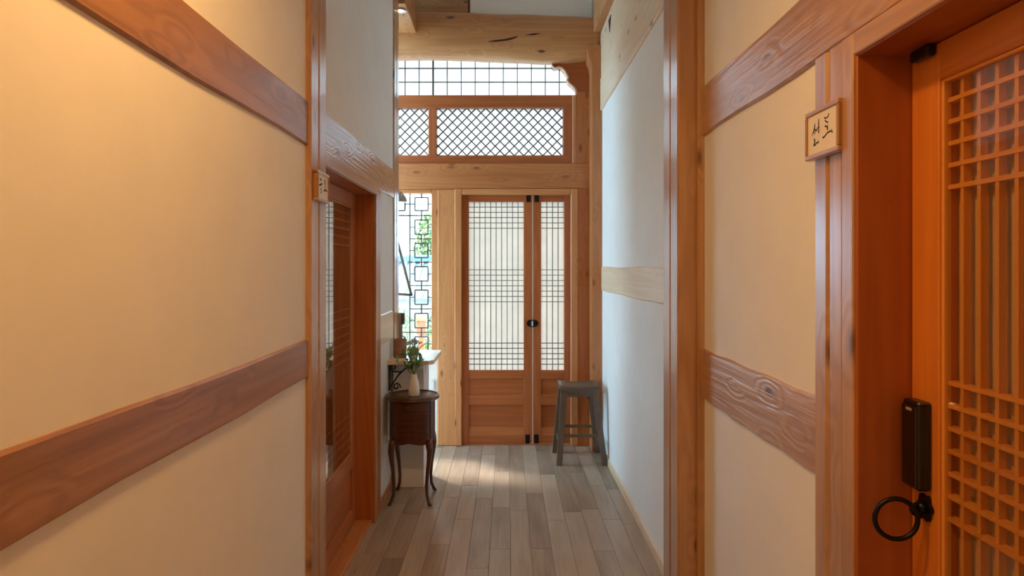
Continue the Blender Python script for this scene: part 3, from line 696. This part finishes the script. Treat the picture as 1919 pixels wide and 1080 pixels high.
# ------------------------------------------------------------------ side table
TX, TY = -.610, 3.985
st = empty('side_table', (TX, TY, 0), 'dark mahogany oval side table with three bowed drawers and cabriole legs', 'side table')
mz, mxx = wood('mahog', 'z'), wood('mahog', 'x')
from_bm('table_top', lathe_bm([(.130, .640), (.158, .642), (.170, .650), (.173, .658), (.168, .664), (.160, .668), (.05, .6685)], TX, TY, 40, 1, .95), wood('mahog', 'x'), (TX, TY, .655), st, True)
tube('table_rim', [(TX+.163*math.cos(a), TY+.155*math.sin(a), .668) for a in [2*math.pi*k/40 for k in range(41)]], .0045, mxx, st, 6)
A, Bb = .142, .122
def sup(a, k=1.0, e=.8):
    c, s_ = math.cos(a), math.sin(a)
    return (TX+A*k*math.copysign(abs(c)**e, c), TY+Bb*k*math.copysign(abs(s_)**e, s_))
prism('carcass', [sup(2*math.pi*k/40) for k in range(40)], 'z', .392, .642, mz, st, smooth=False)
def shell(name, a0, a1, z0, z1, k0, k1, mat, par, n=12, scal=0):
    bm = bmesh.new(); rows = []
    for i in range(n+1):
        a = a0+(a1-a0)*i/n; p, q = sup(a, k0), sup(a, k1)
        zz = z0-scal*abs(math.sin(math.pi*2*i/n))
        rows.append([bm.verts.new(v) for v in ((p[0], p[1], zz), (q[0], q[1], zz), (q[0], q[1], z1), (p[0], p[1], z1))])
    for i in range(n):
        for k in range(4): bm.faces.new((rows[i][k], rows[i][(k+1) % 4], rows[i+1][(k+1) % 4], rows[i+1][k]))
    bm.faces.new(rows[0]); bm.faces.new(rows[-1][::-1])
    a = (a0+a1)/2; p = sup(a, k1)
    return from_bm(name, bm, mat, (p[0], p[1], (z0+z1)/2), par)
a0, a1 = math.radians(270-58), math.radians(270+52)
for z0, z1 in ((.588, .638), (.496, .580), (.400, .488)):
    dr = shell('drawer', a0, a1, z0, z1, .97, 1.035, mxx, st)
    p = sup(math.radians(268), 1.06)
    bm = bmesh.new(); bmesh.ops.create_uvsphere(bm, u_segments=10, v_segments=6, radius=.007); bmesh.ops.translate(bm, vec=(p[0], p[1], (z0+z1)/2), verts=bm.verts)
    from_bm('knob', bm, plain('aged_brass', (120, 92, 52), .4, metal=.8), (p[0], p[1], (z0+z1)/2), dr, True)
shell('apron', math.radians(270-60), math.radians(270+56), .384, .398, .94, 1.03, mxx, st, 16, .012)
for a, b_ in ((200, 211), (324, 344)): shell('corner_stile', math.radians(a), math.radians(b_), .388, .642, .97, 1.05, mz, st, 4)
for sx, sy, fy_ in ((-1, -1, 3.845), (1, -1, 3.845), (-1, 1, 4.115), (1, 1, 4.115)):
    bx_, by_ = TX+sx*.112, TY+sy*.088
    fx_ = TX+sx*.118
    bm = bmesh.new()
    prof = [(.0, .400, .020), (.006, .370, .019), (.012, .330, .016), (.006, .270, .0125), (-.004, .200, .010), (-.010, .120, .0085), (-.006, .060, .008), (.008, .020, .0085), (.016, .006, .010), (.017, .0, .008)]
    add_tube(bm, [(bx_+sx*o*.9, by_+(fy_-by_)*(1-z/.4)*.8+sy*o*.7, z) for o, z, r in prof], [r*1.22 for o, z, r in prof], 10)
    from_bm('leg', bm, mz, (bx_, by_, 0), st, True)
# ------------------------------------------------------------------ vase with greenery
vx, vy, vz = X_(776, 3.95), 3.95, .669
va = empty('vase', (vx, vy, vz), 'ivory ceramic bottle vase with green leafy stems on the side table', 'vase')
from_bm('vase_body', lathe_bm([(.033, vz+.0005), (.0375, vz+.006), (.036, vz+.05), (.029, vz+.09), (.0215, vz+.118), (.0195, vz+.132), (.0215, vz+.142), (.018, vz+.141), (.015, vz+.12)], vx, vy, 24), IVORY, (vx, vy, vz), va, True)
LM = {}
def leaf_mesh(L_, W, mat):
    key = (L_, W, mat.name)
    if key in LM: return LM[key]
    bm = bmesh.new(); rows = []
    for i in range(6):
        t = i/5; w = W*math.sin(math.pi*min(1, .08+.92*t))**.8 if t < 1 else .0005
        zc = .18*L_*math.sin(t*1.8)
        rows.append([bm.verts.new((-w/2, t*L_, zc+.12*w)), bm.verts.new((0, t*L_, zc)), bm.verts.new((w/2, t*L_, zc+.12*w))])
    for i in range(5):
        for k in range(2): bm.faces.new((rows[i][k], rows[i][k+1], rows[i+1][k+1], rows[i+1][k]))
    me = bpy.data.meshes.new('leaf'); bm.to_mesh(me); bm.free(); me.materials.append(mat); LM[key] = me
    for p in me.polygons: p.use_smooth = True
    return me
rnd = random.Random(3)
LEAF2 = plain('leaf_dark', (74, 106, 56), .45, noise=.25, nscale=25)
LEAF3 = plain('leaf_pale', (148, 178, 122), .55, noise=.2, nscale=25)
for k in range(9):
    a = 2*math.pi*k/9+.4; sp_ = (.05, .095, .07)[k % 3]; hgt = (.165, .08, .13)[k % 3]*(1 if k < 6 else .8)
    base = Vector((vx, vy, vz+.10)); tip = Vector((vx-.012+sp_*math.cos(a)*1.0, vy+.6*sp_*math.sin(a), vz+.135+hgt))
    mid = (base+tip)/2+Vector((-.3*sp_*math.cos(a), 0, .02))
    pts = [base*(1-t)**2+mid*2*t*(1-t)+tip*t*t for t in [i/6 for i in range(7)]]
    tube('stem', pts, [.0022]*6+[.001], STEM, va, 5)
    for i in range(6):
        t = .35+.65*i/5; p = base*(1-t)**2+mid*2*t*(1-t)+tip*t*t
        o = link('leaf', leaf_mesh(rnd.choice((.045, .06, .07)), rnd.choice((.016, .022)), rnd.choice((LEAF, LEAF2, LEAF, LEAF3))), p, va)
        o.rotation_euler = (rnd.uniform(.1, 1.1), rnd.uniform(-.4, .4), a-math.pi/2+rnd.uniform(-1.5, 1.5))
# ------------------------------------------------------------------ things on the shelf
zs = .880
jx, jy = X_(750, 4.18), 4.18
jar = empty('ceramic_jar', (jx, jy, zs), 'brown cylindrical ceramic jar at the wall end of the shelf', 'jar')
from_bm('jar_body', lathe_bm([(.040, zs+.0005), (.044, zs+.005), (.044, zs+.125), (.041, zs+.128), (.038, zs+.12), (.037, zs+.03)], jx, jy, 24), plain('brown_clay', (150, 104, 80), .6, noise=.1, nscale=30), (jx, jy, zs), jar, True)
bx0 = X_(745, 4.44)
cb = empty('card_box', (bx0, 4.46, zs), 'upright grey card box with a dark corner clip standing behind the brown jar', 'box')
box('box_body', bx0-.06, bx0+.030, 4.45, 4.485, zs, zs+.285, plain('grey_card', (150, 140, 132), .7, noise=.05, nscale=14), cb, .004)
box('corner_clip', bx0+.022, bx0+.046, 4.446, 4.489, zs+.20, zs+.285, plain('dark_clip', (92, 78, 78), .5), cb, .003)
gx, gy = X_(774, 4.30), 4.30
gp = empty('potted_plant', (gx, gy, zs), 'small pot of grey-white flower heads on the wall shelf', 'plant')
from_bm('pot', lathe_bm([(.024, zs+.0005), (.030, zs+.045), (.033, zs+.05), (.028, zs+.048), (.026, zs+.04)], gx, gy, 20), plain('grey_pot', (110, 106, 98), .7), (gx, gy, zs), gp, True)
bm = bmesh.new(); rnd = random.Random(11)
for k in range(11):
    a = 2.4*k; r_ = .012+.005*k; tip = Vector((gx+r_*math.cos(a), gy+.7*r_*math.sin(a), zs+.105-.0025*k+rnd.uniform(-.006, .010)))
    tube('stem', [(gx, gy, zs+.04), tip], .0018, STEM, gp, 5)
    bm = bmesh.new()
    for i in range(40):
        v = Vector((rnd.gauss(0, 1), rnd.gauss(0, 1), rnd.gauss(0, .6))).normalized(); q = tip+v*.004; e = tip+v*rnd.uniform(.010, .017)
        s_ = v.cross(Vector((rnd.random(), rnd.random(), rnd.random()))).normalized()*.0028
        bm.faces.new([bm.verts.new(q-s_*.5), bm.verts.new(e-s_), bm.verts.new(e+s_), bm.verts.new(q+s_*.5)])
    fh = from_bm('flower_head', bm, (GREYLEAF, plain('white_petal', (206, 204, 192), .7, noise=.1))[k % 2], tip, gp); fh['kind'] = 'stuff'
# ------------------------------------------------------------------ wall sockets, lamp and hanging frame at the alcove
def socket(name, x0, x1, y0, y1, z0, z1, label, face):
    t = empty(name, ((x0+x1)/2, (y0+y1)/2, z0), label, 'socket', 'white socket plates')
    box('plate', x0, x1, y0, y1, z0, z1, WHITE, t, .002)
    if face == 'x': box('rocker', x1, x1+.003, y0+.015, y1-.015, z0+.02, z1-.02, plain('rocker_white', (236, 236, 234), .35), t, .001)
    else: box('rocker', x0+.008, x1-.008, y0-.003, y0, z0+.02, z1-.02, plain('rocker_white', (236, 236, 234), .35), t, .001)
socket('wall_socket', X_(808, D), X_(815.5, D), D-.014, D-.0085, Z_(732, D), Z_(711, D), 'white socket plate low on the end wall beside the timber post', 'y')
socket('wall_socket', -.5635, -.557, 4.22, 4.29, .765, .835, 'white socket plate high on the side of the white pier', 'x')
lampY = 4.72
lx_, lz_ = X_(739, lampY), Z_(378, lampY)
wlmp = empty('wall_lamp', (lx_, 4.43, lz_), 'wall lamp with a mottled grey glass shade at the wall end', 'lamp')
shade = plain('mottled_glass', (150, 148, 142), .2, noise=.65, nscale=26, coat=.4)
from_bm('shade', lathe_bm([(.100, lz_), (.097, lz_+.012), (.088, lz_+.035), (.066, lz_+.065), (.038, lz_+.088), (.018, lz_+.10), (.014, lz_+.105), (.030, lz_+.085), (.060, lz_+.060), (.084, lz_+.030), (.094, lz_+.004)], lx_, lampY, 28), shade, (lx_, lampY, lz_), wlmp, True)
tube('arm', [(lx_, 4.432, lz_+.09), (lx_, 4.50, lz_+.16), (lx_, 4.60, lz_+.20), (lx_, 4.70, lz_+.17), (lx_, 4.72, lz_+.10)], .007, BLACK, wlmp, 8)
box('wall_plate', lx_-.03, lx_+.03, 4.43, 4.442, lz_+.05, lz_+.13, BLACK, wlmp, .003)
fY = 4.85
tf = empty('hanging_frame', (X_(720, fY), fY, Z_(553, fY)), 'thin wooden triangular frame hanging before the openwork window', 'ornament')
tp = [px(771, 553, fY), px(669, 546, fY), px(717, 345, fY)]
def bar_between(name, a, b_, w, parent, Y, mat):
    dx_, dz_ = b_[0]-a[0], b_[1]-a[1]; L_ = math.hypot(dx_, dz_)
    o = link(name, box_mesh(L_+w*.6, .014, w, mat, .002), ((a[0]+b_[0])/2, Y, (a[1]+b_[1])/2), parent); o.rotation_euler = (0, -math.atan2(dz_, dx_), 0)
for i in range(3): bar_between('frame_bar', tp[i], tp[(i+1) % 3], .020, tf, fY, wood('bar', 'x'))
tube('cord', [(tp[2][0], fY, tp[2][1]), (tp[2][0], fY, 3.40)], .002, INK, tf, 5)
# ------------------------------------------------------------------ stool
SX0, SX1, SYf, SYr = .395, .745, 4.635, 4.955
sl = empty('stool', ((SX0+SX1)/2, (SYf+SYr)/2, 0), 'grey-brown wooden saddle stool with splayed legs by the corner post', 'stool')
gx_, gz_ = wood('grey', 'x'), wood('grey', 'z')
bm = bmesh.new(); n, m_ = 12, 6; top = []; bot = []
cx0, cx1, cy0, cy1 = .405, .705, 4.675, 4.945
for i in range(n+1):
    tr, br_ = [], []
    for j in range(m_+1):
        u, v = i/n*2-1, j/m_*2-1
        x = (cx0+cx1)/2+u*(cx1-cx0)/2; y = (cy0+cy1)/2+v*(cy1-cy0)/2
        z = .580+.012*u*u-.004*(1 if abs(v) == 1 or abs(u) == 1 else 0)
        tr.append(bm.verts.new((x, y, z))); br_.append(bm.verts.new((x*.985+.015*(cx0+cx1)/2, y, .540+.010*u*u)))
    top.append(tr); bot.append(br_)
for i in range(n):
    for j in range(m_):
        bm.faces.new((top[i][j], top[i+1][j], top[i+1][j+1], top[i][j+1])); bm.faces.new((bot[i][j], bot[i][j+1], bot[i+1][j+1], bot[i+1][j]))
    bm.faces.new((top[i][0], bot[i][0], bot[i+1][0], top[i+1][0])); bm.faces.new((top[i][m_], top[i+1][m_], bot[i+1][m_], bot[i][m_]))
for j in range(m_):
    bm.faces.new((top[0][j], top[0][j+1], bot[0][j+1], bot[0][j])); bm.faces.new((top[n][j], bot[n][j], bot[n][j+1], top[n][j+1]))
from_bm('seat', bm, gx_, ((cx0+cx1)/2, (cy0+cy1)/2, .56), sl)
foot = {(-1, -1): (SX0, SYf), (1, -1): (SX1-.005, SYf), (-1, 1): (SX0-.008, SYr), (1, 1): (SX1-.02, SYr)}
head = {(-1, -1): (.437, 4.70), (1, -1): (.668, 4.70), (-1, 1): (.437, 4.918), (1, 1): (.668, 4.918)}
def at(k, z): t = 1-z/.545; f, h = foot[k], head[k]; return (h[0]+(f[0]-h[0])*t, h[1]+(f[1]-h[1])*t, z)
for k in foot:
    bm = bmesh.new(); hull_prism(bm, at(k, 0), at(k, .545), .042, .038, .046, .040)
    from_bm('leg', bm, gz_, at(k, .27), sl)
box('seat_apron', .445, .660, 4.69, 4.708, .505, .543, gx_, sl, .002); box('seat_apron', .445, .660, 4.910, 4.928, .505, .543, gx_, sl, .002)
def stretcher(k1, k2, z, w=.022):
    a, b_ = Vector(at(k1, z)), Vector(at(k2, z)); bm = bmesh.new()
    d_ = (b_-a).normalized(); sd = Vector((0, 0, 1)).cross(d_).normalized()
    q = [[bm.verts.new(p+sd*sx*.009+Vector((0, 0, sz*w/2))) for sx, sz in ((-1, -1), (1, -1), (1, 1), (-1, 1))] for p in (a, b_)]
    bm.faces.new(q[0][::-1]); bm.faces.new(q[1])
    for i in range(4): bm.faces.new((q[0][i], q[0][(i+1) % 4], q[1][(i+1) % 4], q[1][i]))
    from_bm('stretcher', bm, gx_, (a+b_)/2, sl)
stretcher((-1, -1), (1, -1), .215); stretcher((-1, 1), (1, 1), .215); stretcher((-1, -1), (-1, 1), .155); stretcher((1, -1), (1, 1), .155)
# ------------------------------------------------------------------ outdoors, seen through the openwork window
gnd = tag(box('ground', -30, 20, 5.4, 60, -.35, -.25, plain('gravel', (150, 146, 134), .9, noise=.15, nscale=3), bevel=0), 'pale gravel yard outside the windows', 'ground', kind='structure')
tag(box('street', -30, 20, 9.4, 10.6, -.25, -.235, plain('pale_concrete', (206, 204, 198), .9, noise=.05, nscale=2), bevel=0), 'pale concrete path across the yard', 'path', kind='structure')
def shrub(name, c, rx, ry, rz, n, cols, label, leaf=.05, seed=0, group=None):
    rn = random.Random(seed); t = empty(name, (c[0], c[1], c[2]), label, 'shrub' if 'tree' not in name else 'tree', group)
    bm = bmesh.new()
    for i in range(n):
        v = Vector((rn.gauss(0, 1), rn.gauss(0, 1), rn.gauss(0, 1))).normalized()*rn.random()**.4
        p = Vector((c[0]+v.x*rx, c[1]+v.y*ry, c[2]+rz+v.z*rz)); d_ = Vector((rn.gauss(0, 1), rn.gauss(0, 1), rn.gauss(0, 1))).normalized(); s_ = d_.orthogonal().normalized()
        a, b_ = d_*leaf*rn.uniform(.6, 1.3), s_*leaf*.45
        f = bm.faces.new([bm.verts.new(p-a), bm.verts.new(p+b_), bm.verts.new(p+a), bm.verts.new(p-b_)]); f.material_index = rn.randrange(len(cols))
    o = from_bm('foliage', bm, cols[0], (c[0], c[1], c[2]+rz), t)
    for m in cols[1:]: o.data.materials.append(m)
    o['kind'] = 'stuff'
    tube('trunk', [(c[0], c[1], c[2]-(.0)), (c[0]+.02, c[1], c[2]+rz*.6), (c[0]-.03, c[1], c[2]+rz*1.3)], [.05*rz+.01, .04*rz, .012], plain('bark', (92, 72, 54), .9, noise=.2), t, 7)
G1 = plain('garden_green', (92, 122, 50), .6, noise=.2); G2 = plain('garden_yellow', (150, 150, 66), .6, noise=.2); G3 = plain('garden_deep', (52, 84, 36), .6, noise=.2)
G4 = plain('garden_pink', (170, 112, 116), .6, noise=.2)
shrub('garden_shrub', (-1.62, 8.0, -.25), .42, .4, .46, 1500, [G1, G2, G2], 'yellow-green garden shrub outside by the brown jar end of the window', seed=1, group='garden shrubs')
shrub('garden_shrub', (-.98, 8.6, -.25), .36, .4, .40, 1300, [G1, G2, G4], 'yellow-green garden shrub with pink blooms behind the orange post lantern', seed=2, group='garden shrubs')
shrub('garden_hedge', (-2.45, 11.6, -.25), .72, .5, .58, 2200, [G1, G2, G3], 'leafy garden hedge below the tiled roof, nearer the hanging frame', seed=3, group='garden hedges')
shrub('garden_hedge', (-1.0, 11.9, -.25), .68, .5, .52, 1800, [G1, G3, G1], 'deep green garden hedge below the tiled roof, nearer the timber post', seed=4, group='garden hedges')
shrub('garden_tree', (-2.15, 18.0, -.25), .62, .7, 1.75, 2600, [G1, G3, G2], 'young green tree rising behind the tiled roof', leaf=.09, seed=5)
# tiled roof house beyond the hedge
hs = empty('tiled_roof_house', (-2.6, 14.6, -.25), 'low house with a grey-blue tiled roof beyond the garden hedge', 'house')
box('house_wall', -5.2, .6, 14.4, 17.0, -.25, .95, plain('house_plaster', (226, 216, 204), .9, noise=.03), hs, 0)
tm = plain('roof_tile', (96, 112, 132), .7, noise=.2, nscale=8); tm2 = plain('roof_tile_cap', (150, 146, 150), .7, noise=.2, nscale=8)
prism('roof_slab', [(13.7, .78), (15.7, 1.62), (17.6, .9), (17.6, .80), (15.7, 1.50), (13.7, .70)], 'x', -5.4, .8, tm, hs)
xx = -5.3; tme = None
while xx < .8:
    if tme is None:
        tt = tube('tile_rib', [(xx, 13.68, .80), (xx, 14.7, 1.215), (xx, 15.68, 1.65)], .05, tm2, hs, 8); tme = tt.data
    else: link('tile_rib', tme, (xx, 13.68, .80), hs)
    xx += .21
box('roof_ridge', -5.45, .85, 15.56, 15.84, 1.60, 1.80, plain('ridge_tile', (72, 98, 124), .7, noise=.15), hs, .04)
# pale tower block far behind
tb = empty('apartment_block', (-5.6, 24, -.25), 'tall pale apartment block far behind the tiled roof', 'building')
box('block_wall', -7.2, -4.05, 24, 27, -.25, 4.4, plain('block_white', (186, 202, 212), .9, noise=.02), tb, 0)
for i in range(3):
    for j in range(3): box('block_window', -6.9+j*.95, -6.35+j*.95, 23.96, 24.0, .8+i*1.2, 1.45+i*1.2, plain('block_glass', (148, 172, 190), .3), tb, 0)
# orange lantern on a post
ol = empty('post_lantern', (X_(790, 8.0), 8.0, -.25), 'orange box lantern on a short orange post in the garden', 'lantern')
ox = X_(790, 8.0); OR = plain('orange_wood', (176, 82, 34), .6, noise=.12, nscale=14)
box('post', ox-.035, ox+.035, 7.965, 8.035, -.25, .62, OR, ol, .004)
box('lantern_body', ox-.062, ox+.062, 7.94, 8.06, .62, .80, OR, ol, .006)
prism('lantern_roof', [(ox-.085, .80), (ox+.085, .80), (ox+.02, .87), (ox-.02, .87)], 'y', 7.92, 8.08, plain('orange_pale', (196, 118, 66), .6), ol)
box('lantern_slot', ox-.04, ox+.04, 7.936, 7.94, .66, .70, plain('slot_red', (170, 70, 40), .6), ol, 0)
